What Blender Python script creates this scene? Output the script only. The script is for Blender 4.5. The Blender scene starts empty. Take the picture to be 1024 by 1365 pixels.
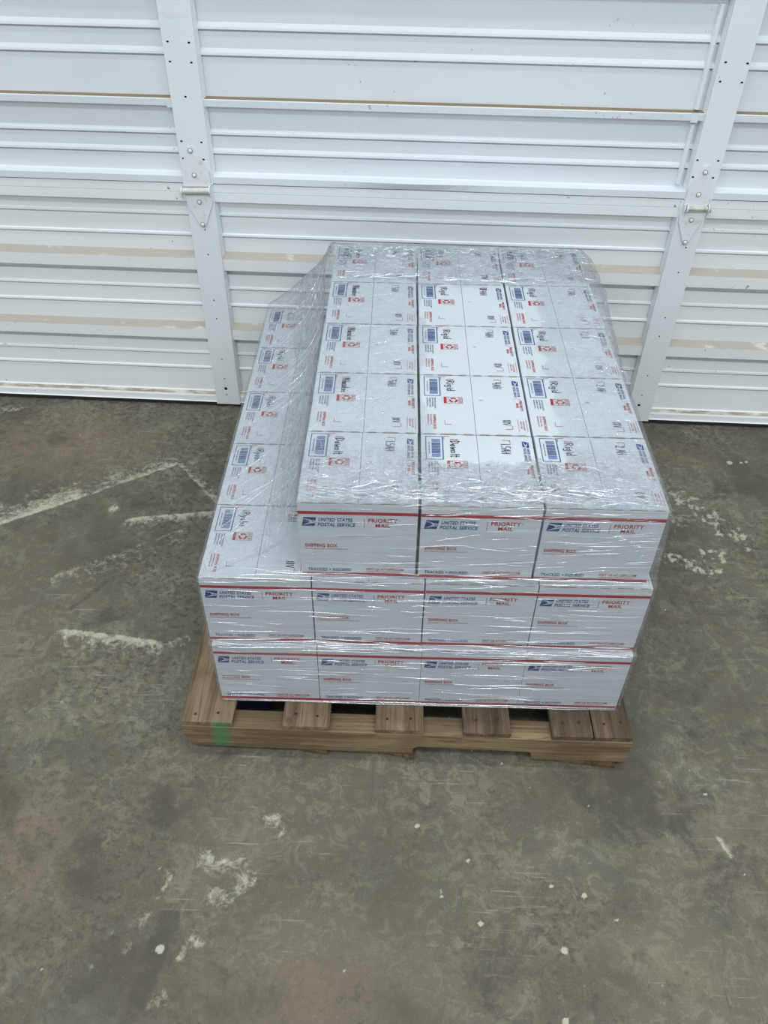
import bpy, math, random
import numpy as np
from mathutils import Vector, Matrix
R = random.Random(7)
scene = bpy.context.scene
COL = scene.collection

# ------------------------------------------------------------------ camera
def camera():
    cd = bpy.data.cameras.new('camera'); o = bpy.data.objects.new('camera', cd); COL.objects.link(o)
    p, y, r = 0.73400, -0.012793, 0.015963
    f = Vector((math.sin(y)*math.cos(p), math.cos(y)*math.cos(p), -math.sin(p)))
    rt = f.cross(Vector((0, 0, 1))).normalized(); up = rt.cross(f)
    r2 = rt*math.cos(r)+up*math.sin(r); u2 = -rt*math.sin(r)+up*math.cos(r)
    m = Matrix((r2, u2, -f)).transposed().to_4x4(); m.translation = Vector((0.29508, -0.85298, 1.31549))
    o.matrix_world = m
    cd.sensor_fit = 'VERTICAL'; cd.sensor_height = 36; cd.lens = 1085.75/1365*36; cd.clip_start = .02
    scene.camera = o
camera()
scene.view_settings.view_transform = 'Standard'; scene.view_settings.look = 'None'
scene.view_settings.gamma = 1; scene.view_settings.use_curve_mapping = False
scene.view_settings.exposure = 0.13

# ------------------------------------------------------------------ light
world = bpy.data.worlds.new('world'); scene.world = world; world.use_nodes = True
bg = world.node_tree.nodes['Background']; bg.inputs[0].default_value = (.90, .97, 1, 1); bg.inputs[1].default_value = .62
def area(name, loc, target, sx, sy, power, col=(.93, .98, 1)):
    l = bpy.data.lights.new(name, 'AREA'); l.shape = 'RECTANGLE'; l.size = sx; l.size_y = sy; l.energy = power; l.color = col
    o = bpy.data.objects.new(name, l); COL.objects.link(o); o.location = loc
    o.rotation_euler = (Vector(target)-Vector(loc)).to_track_quat('-Z', 'Y').to_euler(); return o
for i, (x, y, p) in enumerate(((-1.6, -1.1, 17), (.4, -1.3, 17), (2.4, -1.1, 17), (-1.0, -3.4, 36), (1.6, -3.4, 34))):
    area('ceiling_strip_lamp', (x, y, 3.1), (x, y, 0), 1.3, .10, p)
for x in (-1.2, .3, 1.8):  # thin lamp row added above the stack so the film catches glints
    area('film_glint_lamp', (x, .35, 3.3), (x, .35, 0), 1.5, .05, 9)

# ------------------------------------------------------------------ helpers
def tag(o, label=None, cat=None, group=None, kind=None):
    if label: o['label'] = label
    if cat: o['category'] = cat
    if group: o['group'] = group
    if kind: o['kind'] = kind
    return o
def empty(name, loc=(0, 0, 0), rz=0, parent=None):
    o = bpy.data.objects.new(name, None); COL.objects.link(o); o.location = loc; o.rotation_euler = (0, 0, rz); o.empty_display_size = .05
    if parent: o.parent = parent
    return o
class MB:
    def __init__(s): s.v = []; s.f = []; s.m = []
    def poly(s, pts, m=0):
        n = len(s.v); s.v += [tuple(p) for p in pts]; s.f.append(tuple(range(n, n+len(pts)))); s.m.append(m)
    def mesh(s, V, F, m=0):
        n = len(s.v); s.v += [tuple(p) for p in V]
        for f in F: s.f.append(tuple(i+n for i in f)); s.m.append(m)
    def box(s, a, b, m=0, bev=0.0):
        x0, y0, z0 = a; x1, y1, z1 = b
        V = [(x0, y0, z0), (x1, y0, z0), (x1, y1, z0), (x0, y1, z0), (x0, y0, z1), (x1, y0, z1), (x1, y1, z1), (x0, y1, z1)]
        s.mesh(V, [(0, 3, 2, 1), (4, 5, 6, 7), (0, 1, 5, 4), (1, 2, 6, 5), (2, 3, 7, 6), (3, 0, 4, 7)], m)
    def cyl(s, c, ax, r, h, n=14, m=0):
        c = Vector(c); ax = Vector(ax).normalized(); a = ax.orthogonal().normalized(); b = ax.cross(a)
        V = [c+a*r*math.cos(t)+b*r*math.sin(t)+ax*k for k in (0, h) for t in [2*math.pi*i/n for i in range(n)]]
        F = [(i, (i+1) % n, n+(i+1) % n, n+i) for i in range(n)]+[tuple(range(n))[::-1], tuple(range(n, 2*n))]
        s.mesh(V, F, m)
    def dome(s, c, ax, r, h, n=16, k=5, m=0):
        c = Vector(c); ax = Vector(ax).normalized(); a = ax.orthogonal().normalized(); b = ax.cross(a)
        V = []; F = []
        for j in range(k):
            t = j/k*math.pi/2; rr = r*math.cos(t); hh = h*math.sin(t)
            V += [c+a*rr*math.cos(2*math.pi*i/n)+b*rr*math.sin(2*math.pi*i/n)+ax*hh for i in range(n)]
        V.append(c+ax*h)
        for j in range(k-1):
            F += [(j*n+i, j*n+(i+1) % n, (j+1)*n+(i+1) % n, (j+1)*n+i) for i in range(n)]
        F += [((k-1)*n+i, (k-1)*n+(i+1) % n, k*n) for i in range(n)]
        s.mesh(V, F, m)
    def data(s, name, mats, smooth=False):
        me = bpy.data.meshes.new(name); me.from_pydata(s.v, [], s.f); me.polygons.foreach_set('material_index', s.m)
        for mt in mats: me.materials.append(mt)
        if smooth: me.shade_smooth()
        me.update(); return me
    def build(s, name, mats, parent=None, loc=None, bevel=0, smooth=False):
        o = bpy.data.objects.new(name, s.data(name, mats, smooth)); COL.objects.link(o)
        if parent: o.parent = parent
        if loc: o.location = loc
        if bevel:
            b = o.modifiers.new('bevel', 'BEVEL'); b.width = bevel; b.segments = 2; b.limit_method = 'ANGLE'
        return o

# ------------------------------------------------------------------ material helpers
class NT:
    def __init__(s, name):
        s.mat = bpy.data.materials.new(name); s.mat.use_nodes = True; s.t = s.mat.node_tree; s.n = s.t.nodes
        s.p = s.n['Principled BSDF']; s.out = s.n['Material Output']
    def new(s, kind, **kw):
        n = s.n.new(kind)
        for k, v in kw.items():
            if k.startswith('i_'): s.set(n.inputs[int(k[2:])], v)
            else: setattr(n, k, v)
        return n
    def set(s, inp, v):
        if isinstance(v, bpy.types.NodeSocket): s.t.links.new(v, inp)
        else: inp.default_value = v
    def coord(s, kind='Object', scale=(1, 1, 1), rot=(0, 0, 0)):
        c = s.new('ShaderNodeTexCoord'); m = s.new('ShaderNodeMapping')
        s.set(m.inputs[0], c.outputs[kind]); m.inputs['Scale'].default_value = scale; m.inputs['Rotation'].default_value = rot
        return m.outputs[0]
    def noise(s, vec, scale, detail=4, rough=.55, dist=0):
        n = s.new('ShaderNodeTexNoise'); s.set(n.inputs['Vector'], vec); n.inputs['Scale'].default_value = scale
        n.inputs['Detail'].default_value = detail; n.inputs['Roughness'].default_value = rough; n.inputs['Distortion'].default_value = dist
        return n.outputs['Fac']
    def math(s, op, a, b=0.0, c=None, clamp=False):
        n = s.new('ShaderNodeMath', operation=op, use_clamp=clamp); s.set(n.inputs[0], a); s.set(n.inputs[1], b)
        if c is not None: s.set(n.inputs[2], c)
        return n.outputs[0]
    def step(s, v, a, b, lo=0., hi=1.):
        n = s.new('ShaderNodeMapRange', interpolation_type='SMOOTHSTEP'); s.set(n.inputs[0], v)
        for i, k in enumerate((a, b, lo, hi)): s.set(n.inputs[i+1], k)
        return n.outputs[0]
    def mix(s, f, a, b, mode='MIX'):
        n = s.new('ShaderNodeMix', data_type='RGBA', blend_type=mode)
        s.set(n.inputs[0], f)
        for i, v in ((6, a), (7, b)):
            s.set(n.inputs[i], v if isinstance(v, bpy.types.NodeSocket) else (*v[:3], 1))
        return n.outputs[2]
    def bump(s, h, strength=.3, dist=.002, normal=None):
        n = s.new('ShaderNodeBump'); n.inputs['Strength'].default_value = strength; n.inputs['Distance'].default_value = dist
        s.set(n.inputs['Height'], h)
        if normal is not None: s.set(n.inputs['Normal'], normal)
        return n.outputs[0]
    def fin(s, color=None, rough=None, normal=None, metal=0, spec=None):
        if color is not None: s.set(s.p.inputs['Base Color'], color if isinstance(color, bpy.types.NodeSocket) else (*color, 1))
        if rough is not None: s.set(s.p.inputs['Roughness'], rough)
        if normal is not None: s.set(s.p.inputs['Normal'], normal)
        if spec is not None: s.p.inputs['Specular IOR Level'].default_value = spec
        s.p.inputs['Metallic'].default_value = metal
        return s.mat
def srgb(r, g, b):
    return tuple(((c/255)/12.92 if c/255 <= .04045 else ((c/255+.055)/1.055)**2.4) for c in (r, g, b))

# painted steel of the door: scuffs and specks
def door_mat(name, base, dirt):
    t = NT(name); v = t.coord('Object')
    big = t.noise(v, 2.2, 3); fine = t.noise(t.coord('Object', (40, 40, 90)), 1.5, 3)
    c = t.mix(t.step(big, .35, .7), base, tuple(k*.95 for k in base))
    sp = t.noise(v, 95, 1, .4); zone = t.noise(v, 3.1, 2)
    m = t.math('MULTIPLY', t.step(sp, .735, .77), t.step(zone, .5, .62))
    c = t.mix(t.math('MULTIPLY', m, .75*dirt), c, srgb(95, 85, 72))
    sm = t.math('MULTIPLY', t.step(t.noise(t.coord('Object', (6, 6, 22)), 1.6, 5, .7), .62, .75), .25*dirt)
    c = t.mix(sm, c, srgb(165, 155, 140))
    return t.fin(c, .42, t.bump(fine, .10, .001), spec=.35)
M = {}
M['door'] = door_mat('door_white_paint', srgb(220, 226, 230), .6)
M['door_low'] = door_mat('door_lower_paint', srgb(232, 237, 239), 1.0)
M['stile'] = door_mat('stile_paint', srgb(226, 232, 235), .5)
t = NT('dusty_ledge'); v = t.coord('Object', (9, 9, 30))
n = t.noise(v, 1.5, 5, .65)
M['dust'] = t.fin(t.mix(t.step(n, .56, .66), srgb(178, 172, 160), srgb(206, 205, 200)), .9)
t = NT('olive_dust'); M['olive'] = t.fin(srgb(130, 117, 92), .9)
t = NT('dirty_bottom_ledge'); v = t.coord('Object', (7, 7, 60)); n = t.noise(v, 2, 6, .7)
M['dirt'] = t.fin(t.mix(t.step(n, .40, .60), srgb(150, 140, 120), srgb(204, 201, 190)), .9)
t = NT('black_rubber'); M['rubber'] = t.fin(srgb(28, 30, 32), .7)
t = NT('hole_black'); M['hole'] = t.fin((.006, .006, .006), .9)
t = NT('hinge_paint'); v = t.coord('Object'); n = t.noise(v, 60, 4, .6)
M['hinge'] = t.fin(t.mix(t.step(n, .55, .75), srgb(224, 229, 232), srgb(198, 199, 196)), .38, spec=.5)
t = NT('grey_ring'); M['bolt_ring'] = t.fin(srgb(132, 134, 132), .8)  # plain grey washer ring under each bolt head
t = NT('hinge_barrel_worn'); v = t.coord('Object'); n = t.noise(v, 70, 4, .6)
M['barrel'] = t.fin(t.mix(t.step(n, .45, .7), srgb(206, 206, 200), srgb(158, 146, 128)), .33, spec=.6)

# concrete
t = NT('concrete'); v = t.coord('Object')
at = t.new('ShaderNodeAttribute', attribute_name='stain'); sep = t.new('ShaderNodeSeparateColor'); t.set(sep.inputs[0], at.outputs['Color'])
pale, dark, warm = sep.outputs
N1 = t.noise(v, 3.2, 8, .62, .3); N2 = t.noise(v, 14, 9, .7, .6); N3 = t.noise(v, 70, 8, .75); N4 = t.noise(v, 330, 5, .7)
N5 = t.noise(t.coord('Object', (1, 1, 1), (0, 0, .6)), 26, 10, .78, 1.5)
c = t.mix(t.step(N1, .33, .68), srgb(82, 77, 64), srgb(118, 112, 97))
c = t.mix(t.step(N2, .40, .66), c, srgb(101, 98, 88))
c = t.mix(t.math('MULTIPLY', t.step(N5, .51, .56), t.step(N1, .38, .6)), c, srgb(128, 124, 109))
ZN = t.noise(t.coord('Object', (1, 1, 1), (0, 0, 1.1)), 2.1, 4, .6, .8)
c = t.mix(t.math('MULTIPLY', t.step(N3, .52, .40), t.step(ZN, .38, .62, .15, .85)), c, srgb(70, 65, 55))
c = t.mix(t.math('MULTIPLY', t.step(t.noise(v, 1.4, 3), .45, .62), .35), c, srgb(92, 85, 72))
c = t.mix(t.math('MULTIPLY', t.math('MULTIPLY', warm, t.step(N2, .3, .6)), .6), c, srgb(138, 122, 100))
dn = t.math('ADD', t.math('ADD', dark, t.math('MULTIPLY', t.math('SUBTRACT', N2, .5), 3.0)), t.math('MULTIPLY', t.math('SUBTRACT', N3, .5), 2.0))
c = t.mix(t.math('MULTIPLY', t.step(dn, .3, 1.0), .7), c, srgb(72, 68, 59))
pn = t.math('ADD', pale, t.math('MULTIPLY', t.math('SUBTRACT', N3, .5), 1.9)); pn = t.math('ADD', pn, t.math('MULTIPLY', t.math('SUBTRACT', N5, .5), 2.2))
c = t.mix(t.math('MULTIPLY', t.math('MULTIPLY', t.step(pn, .22, 1.0), t.step(pale, .02, .3)), .85), c, srgb(186, 181, 165))
# trowel scratches
sc = t.noise(t.coord('Object', (140, 9, 1), (0, 0, .75)), 1.2, 4, .6); scz = t.noise(v, 4.3, 3)
c = t.mix(t.math('MULTIPLY', t.math('MULTIPLY', t.step(sc, .58, .68), t.step(scz, .52, .62)), .5), c, srgb(80, 76, 66))
sc2 = t.noise(t.coord('Object', (7, 150, 1), (0, 0, .35)), 1.2, 4, .6); scz2 = t.noise(v, 3.1, 3, .5, .4)
c = t.mix(t.math('MULTIPLY', t.math('MULTIPLY', t.step(sc2, .60, .70), t.step(scz2, .50, .6)), .4), c, srgb(170, 166, 152))
c = t.mix(t.step(N4, .57, .68, 0, .7), c, srgb(70, 68, 62))
c = t.mix(t.step(N4, .38, .28, 0, .5), c, srgb(190, 187, 175))
hb = t.math('ADD', t.math('MULTIPLY', N3, .6), t.math('MULTIPLY', N4, .25)); hb = t.math('ADD', hb, t.math('MULTIPLY', N5, .7))
M['floor'] = t.fin(c, t.step(N2, .3, .7, .55, .8), t.bump(hb, .35, .0025), spec=.35)

# wood
def wood(name, along, c1, c2, green=False):
    t = NT(name); oi = t.new('ShaderNodeObjectInfo')
    tc = t.new('ShaderNodeTexCoord'); ad = t.new('ShaderNodeVectorMath', operation='ADD'); t.set(ad.inputs[0], tc.outputs['Object'])
    cm = t.new('ShaderNodeCombineXYZ'); 
    for i in range(3): t.set(cm.inputs[i], t.math('MULTIPLY', oi.outputs['Random'], 13.7+i*5))
    t.set(ad.inputs[1], cm.outputs[0])
    def mp(sc):
        m = t.new('ShaderNodeMapping'); t.set(m.inputs[0], ad.outputs[0]); m.inputs['Scale'].default_value = sc; return m.outputs[0]
    lo, hi = 3, 70
    sc = (lo, hi, hi) if along == 'x' else (hi, lo, hi)
    g = t.noise(mp(sc), 1.0, 5, .6, .5); g2 = t.noise(mp(tuple(k*4 for k in sc)), 1.0, 4, .7); b = t.noise(mp((9, 9, 9)), 1, 4)
    c = t.mix(t.step(g, .35, .65), c1, c2)
    c = t.mix(t.step(g2, .58, .70, 0, .7), c, tuple(k*.35 for k in c2))
    c = t.mix(t.step(b, .45, .7, 0, .75), c, tuple(k*.5 for k in c1))
    ring = t.noise(mp(tuple(k*.45 for k in sc)), 1.0, 2, .5, 2.2); c = t.mix(t.step(t.math('ABSOLUTE', t.math('SUBTRACT', ring, .5)), .03, .0, 0, .5), c, tuple(k*.4 for k in c2))
    if green:
        sx = t.new('ShaderNodeSeparateXYZ'); geo = t.new('ShaderNodeNewGeometry'); t.set(sx.inputs[0], geo.outputs['Position'])
        d = t.math('ABSOLUTE', t.math('SUBTRACT', sx.outputs[0], green)); d = t.math('ADD', d, t.math('MULTIPLY', t.math('SUBTRACT', g2, .5), .035))
        yy = t.step(sx.outputs[1], -.046, -.0495)
        c = t.mix(t.math('MULTIPLY', t.step(d, .023, .002, 0, .62), yy), c, srgb(48, 128, 82))
    return t.fin(c, .8, t.bump(t.math('ADD', g, g2), .5, .0012), spec=.2)
M['deck'] = wood('deck_wood', 'y', srgb(136, 118, 96), srgb(100, 85, 67), green=.002)
M['deck_old'] = wood('deck_wood_weathered', 'y', srgb(112, 98, 80), srgb(80, 69, 56))
M['stringer'] = wood('stringer_wood', 'x', srgb(140, 122, 94), srgb(98, 84, 64), green=.002)
M['under'] = wood('bottom_board_wood', 'y', srgb(110, 90, 64), srgb(80, 66, 48))
t = NT('nail_rust'); M['nail'] = t.fin(srgb(58, 42, 34), .7, metal=.3)
t = NT('blue_paint'); M['blueboard'] = t.fin(srgb(30, 46, 78), .7)

# box card and inks
t = NT('white_card'); v = t.coord('Object'); n = t.noise(v, 7, 3); n2 = t.noise(v, 260, 2)
M['card'] = t.fin(t.mix(t.step(n, .35, .7), srgb(197, 204, 209), srgb(190, 198, 204)), .5, t.bump(n2, .05, .0006), spec=.35)
t = NT('card_edge'); M['edge'] = t.fin(srgb(150, 128, 98), .9)
t = NT('ink_red'); M['red'] = t.fin(srgb(160, 28, 40), .5)
t = NT('ink_blue'); M['blue'] = t.fin(srgb(22, 52, 118), .5)
t = NT('ink_pale_blue'); M['pblue'] = t.fin(srgb(84, 118, 176), .5)
t = NT('marker_black'); M['black'] = t.fin(srgb(30, 32, 36), .6)
BM = [M['card'], M['red'], M['blue'], M['black'], M['edge'], M['pblue']]
CARD, RED, BLUE, BLACK, EDGE, PBLUE = range(6)

# ------------------------------------------------------------------ noise in numpy (stain masks, film wrinkles)
rng = np.random.RandomState(3)
_T = rng.rand(256, 256)
def vnoise(x, y):
    xi = np.floor(x).astype(int); yi = np.floor(y).astype(int); fx = x-xi; fy = y-yi
    fx = fx*fx*(3-2*fx); fy = fy*fy*(3-2*fy)
    g = lambda a, b: _T[a & 255, b & 255]
    return (g(xi, yi)*(1-fx)+g(xi+1, yi)*fx)*(1-fy)+(g(xi, yi+1)*(1-fx)+g(xi+1, yi+1)*fx)*fy
def fbm(x, y, o=4, gain=.5):
    s = 0; a = 1; tot = 0
    for k in range(o):
        s = s+a*vnoise(x*2**k+17.3*k, y*2**k+5.1*k); tot += a; a *= gain
    return s/tot
def ridge(x, y, p=3, o=1):
    return (1-np.abs(2*fbm(x, y, o)-1))**p
def grid_faces(nu, nv, wrap_u=False):
    idx = np.arange(nu*nv).reshape(nv, nu)
    a = idx[:-1, :]; b = idx[1:, :]
    if wrap_u: a2 = np.roll(a, -1, 1); b2 = np.roll(b, -1, 1)
    else: a2 = a[:, 1:]; b2 = b[:, 1:]; a = a[:, :-1]; b = b[:, :-1]
    return np.stack([a, a2, b2, b], -1).reshape(-1, 4)
def np_mesh(name, V, F, mats, smooth=True):
    me = bpy.data.meshes.new(name)
    me.vertices.add(len(V)); me.vertices.foreach_set('co', V.astype(np.float32).ravel())
    me.loops.add(F.size); me.loops.foreach_set('vertex_index', F.astype(np.int32).ravel())
    me.polygons.add(len(F)); me.polygons.foreach_set('loop_start', np.arange(0, F.size, 4, dtype=np.int32))
    me.update(calc_edges=True)
    if smooth: me.shade_smooth()
    for m in mats: me.materials.append(m)
    return me

# ------------------------------------------------------------------ floor
def seg_side(X, Y, a, b):
    """distance along the segment's normal (left positive) and position 0..1 along it"""
    ax, ay = a; bx, by = b; L = math.hypot(bx-ax, by-ay); dx, dy = (bx-ax)/L, (by-ay)/L
    return (X-ax)*(-dy)+(Y-ay)*dx, ((X-ax)*dx+(Y-ay)*dy)/L
def sm(x, a, b):
    t_ = np.clip((x-a)/(b-a), 0, 1); return t_*t_*(3-2*t_)
def build_floor():
    xs = np.r_[np.linspace(-4, -1.05, 14)[:-1], np.arange(-1.05, 1.6, .0035), np.linspace(1.6, 4.6, 14)]
    ys = np.r_[np.linspace(-4.5, -.7, 14)[:-1], np.arange(-.7, 1.12, .0035), np.linspace(1.12, 1.3, 4)]
    X, Y = np.meshgrid(xs, ys)
    W1 = (fbm(X*14, Y*14, 4)-.5)*.035; W2 = (fbm(X*14+50, Y*14+9, 4)-.5)*.035
    Xw = X+W1*.5; Yw = Y+W2*.5
    Xt = X+W1*.12; Yt = Y+W2*.12
    P = np.zeros_like(X); D = np.zeros_like(X); Wm = np.zeros_like(X)
    def stroke(a, b, width, val, sharp=+1, endf=.08, start=1., ext=0, sharpw=.004):
        nonlocal P
        d, s = seg_side(Xt, Yt, a, b); d = d*sharp
        m = sm(d, -sharpw, sharpw)*np.exp(-np.maximum(d, 0)/(width*.62))*sm(s, -endf-ext, endf)*(1-sm(s, 1-endf, 1+endf+ext))
        P = np.maximum(P, m*val*(start+(1-start)*np.clip(s, 0, 1)))
    # skid marks left of the pallet: one crisp edge, the other fading
    stroke((-.70, .478), (-.446, .640), .085, 1.0, +1)
    stroke((-.446, .640), (-.247, .775), .065, .8, +1)
    stroke((-.338, .560), (-.125, .598), .035, 1.05, -1)
    stroke((-.262, .775), (-.12, .605), .035, .75, +1)
    stroke((-.457, .363), (-.187, .537), .11, .42, -1, .1)
    stroke((-.387, .222), (-.157, .194), .05, .95, -1)
    stroke((-.157, .194), (-.115, .214), .04, .6, -1)
    stroke((-.9, .93), (-.72, 1.0), .05, .6, +1, .2)
    def blob(x, y, rx, ry, val, arr, rot=0, edge=.5):
        c, s = math.cos(rot), math.sin(rot); dx = Xw-x; dy = Yw-y
        r = np.sqrt(((dx*c+dy*s)/rx)**2+((-dx*s+dy*c)/ry)**2)
        return np.maximum(arr, val*(1-sm(r, edge, 1)))
    P = blob(-.375, .60, .024, .028, .6, P, 0, .1)
    # flaked patch right of the pallet
    F1 = fbm(X*60, Y*60, 3); F3 = fbm(X*150+3, Y*120, 2)
    def ragged(pts, w, val):
        nonlocal P
        for a, b in zip(pts, pts[1:]):
            d, s = seg_side(Xw, Yw, a, b)
            m = (1-sm(np.abs(d), w*.4, w))*sm(s, -.2, .1)*(1-sm(s, .9, 1.2))
            P = np.maximum(P, m*val*.85*sm(F1, .42, .60)*(.35+.65*sm(F3, .42, .55)))
    ragged([(.93, .79), (.979, .725), (1.06, .635), (1.082, .549)], .05, .95)
    ragged([(.88, .53), (.911, .486), (.971, .449), (1.02, .428), (1.07, .484)], .032, 1.1)
    ragged([(1.02, .50), (1.03, .42)], .03, 1.1); ragged([(1.10, .57), (1.125, .50)], .03, 1.0)
    ragged([(.95, .62), (1.02, .58)], .04, .6)
    # scraped patches in front of the pallet
    F2 = fbm(X*38+4, Y*38, 3)
    for x, y, rx, ry, v_ in ((.045, -.24, .075, .04, .55), (.1, -.2, .05, .035, .65), (.06, -.30, .06, .03, .55), (.0, -.385, .04, .025, .55), (-.02, -.46, .03, .03, .35)):
        P = np.maximum(P, blob(x, y, rx, ry, v_, np.zeros_like(P), .4)*sm(F2, .44, .54))
    stroke((-.037, -.27), (-.085, -.40), .028, .42, -1); stroke((-.12, -.36), (-.15, -.46), .012, .4, +1)
    stroke((-.095, -.16), (-.05, -.26), .01, .25, +1)
    for x, y, r_ in ((.565, -.28, .0042), (.616, -.293, .0055), (.448, -.34, .0052), (.573, -.376, .0068), (.351, -.185, .005), (.434, -.242, .004), (.561, -.471, .006), (.856, -.112, .003), (.782, -.09, .002), (.505, -.063, .002), (.947, -.092, .002), (-.038, -.391, .008), (1.217, .834, .005), (1.202, .83, .005), (1.172, .829, .009), (.39, -.30, .003), (.66, -.33, .003)):
        rr = np.hypot(X-x, Y-y); P = np.maximum(P, 2.6*(1-sm(rr, 0, r_*1.15)))
    rs = np.random.RandomState(11)
    for _ in range(90):
        x = rs.uniform(-.7, 1.3); y = rs.uniform(-.5, .95); r_ = rs.uniform(.002, .0035)
        ix = slice(*np.searchsorted(xs, (x-.02, x+.02))); iy = slice(*np.searchsorted(ys, (y-.02, y+.02)))
        rr = np.hypot(X[iy, ix]-x, Y[iy, ix]-y); P[iy, ix] = np.maximum(P[iy, ix], 1.2*(1-sm(rr, r_*.1, r_*1.1)))
    stroke((.852, -.186), (.868, -.226), .008, 1.1, +1, .1); stroke((.80, -.12), (.82, -.09), .002, .6, +1)
    stroke((.54, -.42), (.85, -.46), .003, .5, +1)
    # dark zones
    for x, y, rx, ry, v_, rot in ((-.06, -.15, .13, .07, .8, .5), (-.19, -.27, .10, .10, .7, .3), (.73, -.13, .22, .13, .85, -.2), (.47, -.39, .10, .13, .7, 0), (.45, -.22, .07, .05, .5, .5), (.86, -.25, .12, .09, .6, 0), (-.30, -.06, .09, .05, .5, 0),
            (-.22, .68, .12, .055, .75, .15), (-.30, .62, .12, .04, .6, .25), (1.15, .72, .16, .07, .7, 0), (1.0, .95, .3, .06, .35, 0), (.98, .56, .07, .05, .6, 0), (-.5, .60, .18, .07, .35, .5), (-.33, .44, .17, .07, .45, .5),
            (.9, .33, .14, .06, .5, -.2), (-.27, .27, .12, .06, .6, .2), (.08, -.42, .12, .05, .35, -.7), (.31, -.47, .12, .07, .4, 0), (.98, .0, .12, .06, .5, -.9), (1.12, .3, .07, .1, .5, 0), (.62, -.42, .28, .09, .55, .1), (-.1, -.42, .16, .07, .6, .4), (.95, -.33, .14, .1, .6, 0), (.85, .05, .1, .18, .4, .6), (-.45, -.2, .1, .1, .5, 0), (.02, -.06, .2, .03, .45, .1), (-.15, .72, .06, .2, .5, 0)):
        D = blob(x, y, rx, ry, v_, D, rot, .2)
    stroke_dark = [((-.66, .455), (-.42, .61), .04, .45), ((-.40, .62), (-.26, .70), .05, .5), ((-.035, -.33), (-.055, -.47), .03, .9), ((-.36, .585), (-.20, .72), .02, .5), ((-.385, .27), (-.32, .36), .012, .7)]
    for a, b, w, v_ in stroke_dark:
        d, s = seg_side(Xw, Yw, a, b); D = np.maximum(D, v_*(1-sm(np.abs(d), w*.3, w))*sm(s, -.1, .1)*(1-sm(s, .9, 1.1)))
    for x, y, rx, ry, v_ in ((-.6, .85, .35, .2, .8), (-.5, .1, .15, .15, .6), (.7, -.4, .2, .1, .6), (.2, -.45, .3, .15, .5), (-.3, -.25, .15, .2, .6), (.9, .85, .4, .1, .4)):
        Wm = blob(x, y, rx, ry, v_, Wm, 0, .1)
    V = np.stack([X, Y, np.zeros_like(X)], -1).reshape(-1, 3)
    me = np_mesh('floor', V, grid_faces(len(xs), len(ys)), [M['floor']], False)
    a = me.color_attributes.new('stain', 'FLOAT_COLOR', 'POINT')
    C = np.stack([P, D, Wm, np.ones_like(P)], -1).astype(np.float32).ravel(); a.data.foreach_set('color', C)
    o = bpy.data.objects.new('floor', me); COL.objects.link(o); tag(o, kind='structure')
build_floor()

# ------------------------------------------------------------------ sectional door (u along the door, z up, out towards the room)
K = .575; Z0 = .08625
DY, DYAW = 1.81592*K, -.0304
door = empty('door_1', (0, DY, 0), DYAW); tag(door, kind='structure')
UL, UR = -1.55, 2.25
def zz(f): return f*K+Z0
def extrude(prof, u0, u1, mb, n=1, wob=None):
    """prof: list of (z, out, material of the strip up to the next point)"""
    us = [u0+(u1-u0)*i/n for i in range(n+1)]
    for i in range(n):
        a, b = us[i], us[i+1]
        for (z, o, m), (z2, o2, _) in zip(prof, prof[1:]):
            if wob:
                mb.poly([(a, -wob(a, z, o), z), (b, -wob(b, z, o), z), (b, -wob(b, z2, o2), z2), (a, -wob(a, z2, o2), z2)], m)
            else: mb.poly([(a, -o, z), (b, -o, z), (b, -o2, z2), (a, -o2, z2)], m)
low = [(0.0, .006, 1), (0.006, .018, 1), (.0135, .018, 0), (.0145, .014, 0), (zz(-.098), .014, 0), (zz(-.090), .012, 2), (zz(-.081), .003, 0), (zz(-.076), 0, 0)]
def thin(l, z, d=.0032, w=.013, m=0):
    l += [(zz(z)-.0034, 0, m), (zz(z)-.0033, -.004, m), (zz(z)-.0001, -.004, m), (zz(z), d*.6, m), (zz(z+.002), d, m), (zz(z+.010), d*.8, m), (zz(z+w), 0, m)]
def big(l, z, top):
    l += [(zz(z)-.0150, 0, 0), (zz(z)-.0148, -.012, 0), (zz(z)-.0001, -.012, 0), (zz(z), .012, 0), (zz(z+.003), .014, 0), (zz(top-.025), .0145, 3), (zz(top), 0, 0)]
for z in (.044, .125): thin(low, z)
big(low, .213, .291)
for z in (.374, .456): thin(low, z)
big(low, .55, .629)
for z in (.696, .796-.012): thin(low, z)
zr = zz(.850)
low += [(zr, 0, 0), (zr+.0005, .0165, 0), (zz(.886), .0165, 0), (zz(.887), .0145, 0), (zz(.8895), .0165, 0), (zz(.9215), .0165, 0), (zz(.9215)+.0003, 0, 0)]
mb = MB(); extrude(low, UL, UR, mb)
DM = [M['door_low'], M['rubber'], M['dirt'], M['dust'], M['olive']]
mb.build('lower_section', DM, door)
def upper_profile(zb, ztop):
    l = [(zb, 0, 0), (zb+.0005, .019, 0), (zb+.015, .019, 0), (zb+.019, .002, 0), (zb+.021, 0, 0)]
    return l
up = upper_profile(zz(.9255), 0)
for z in (1.032, 1.103): thin(up, z, .0038, .021)
def strip(l, z):
    l += [(zz(z)-.0001, 0, 0), (zz(z)+.0004, .015, 0), (zz(z+.024), .0155, 0), (zz(z+.026), .012, 4), (zz(z+.031), .001, 0)]
strip(up, 1.209)
for z in (1.378, 1.461): thin(up, z, .0042, .024)
strip(up, 1.60)
for z in (1.76, 1.84): thin(up, z, .0038, .021)
up += [(zz(1.93), 0, 0), (zz(1.931), .019, 0), (zz(1.99), .019, 0), (zz(1.991), 0, 0)]
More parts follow.
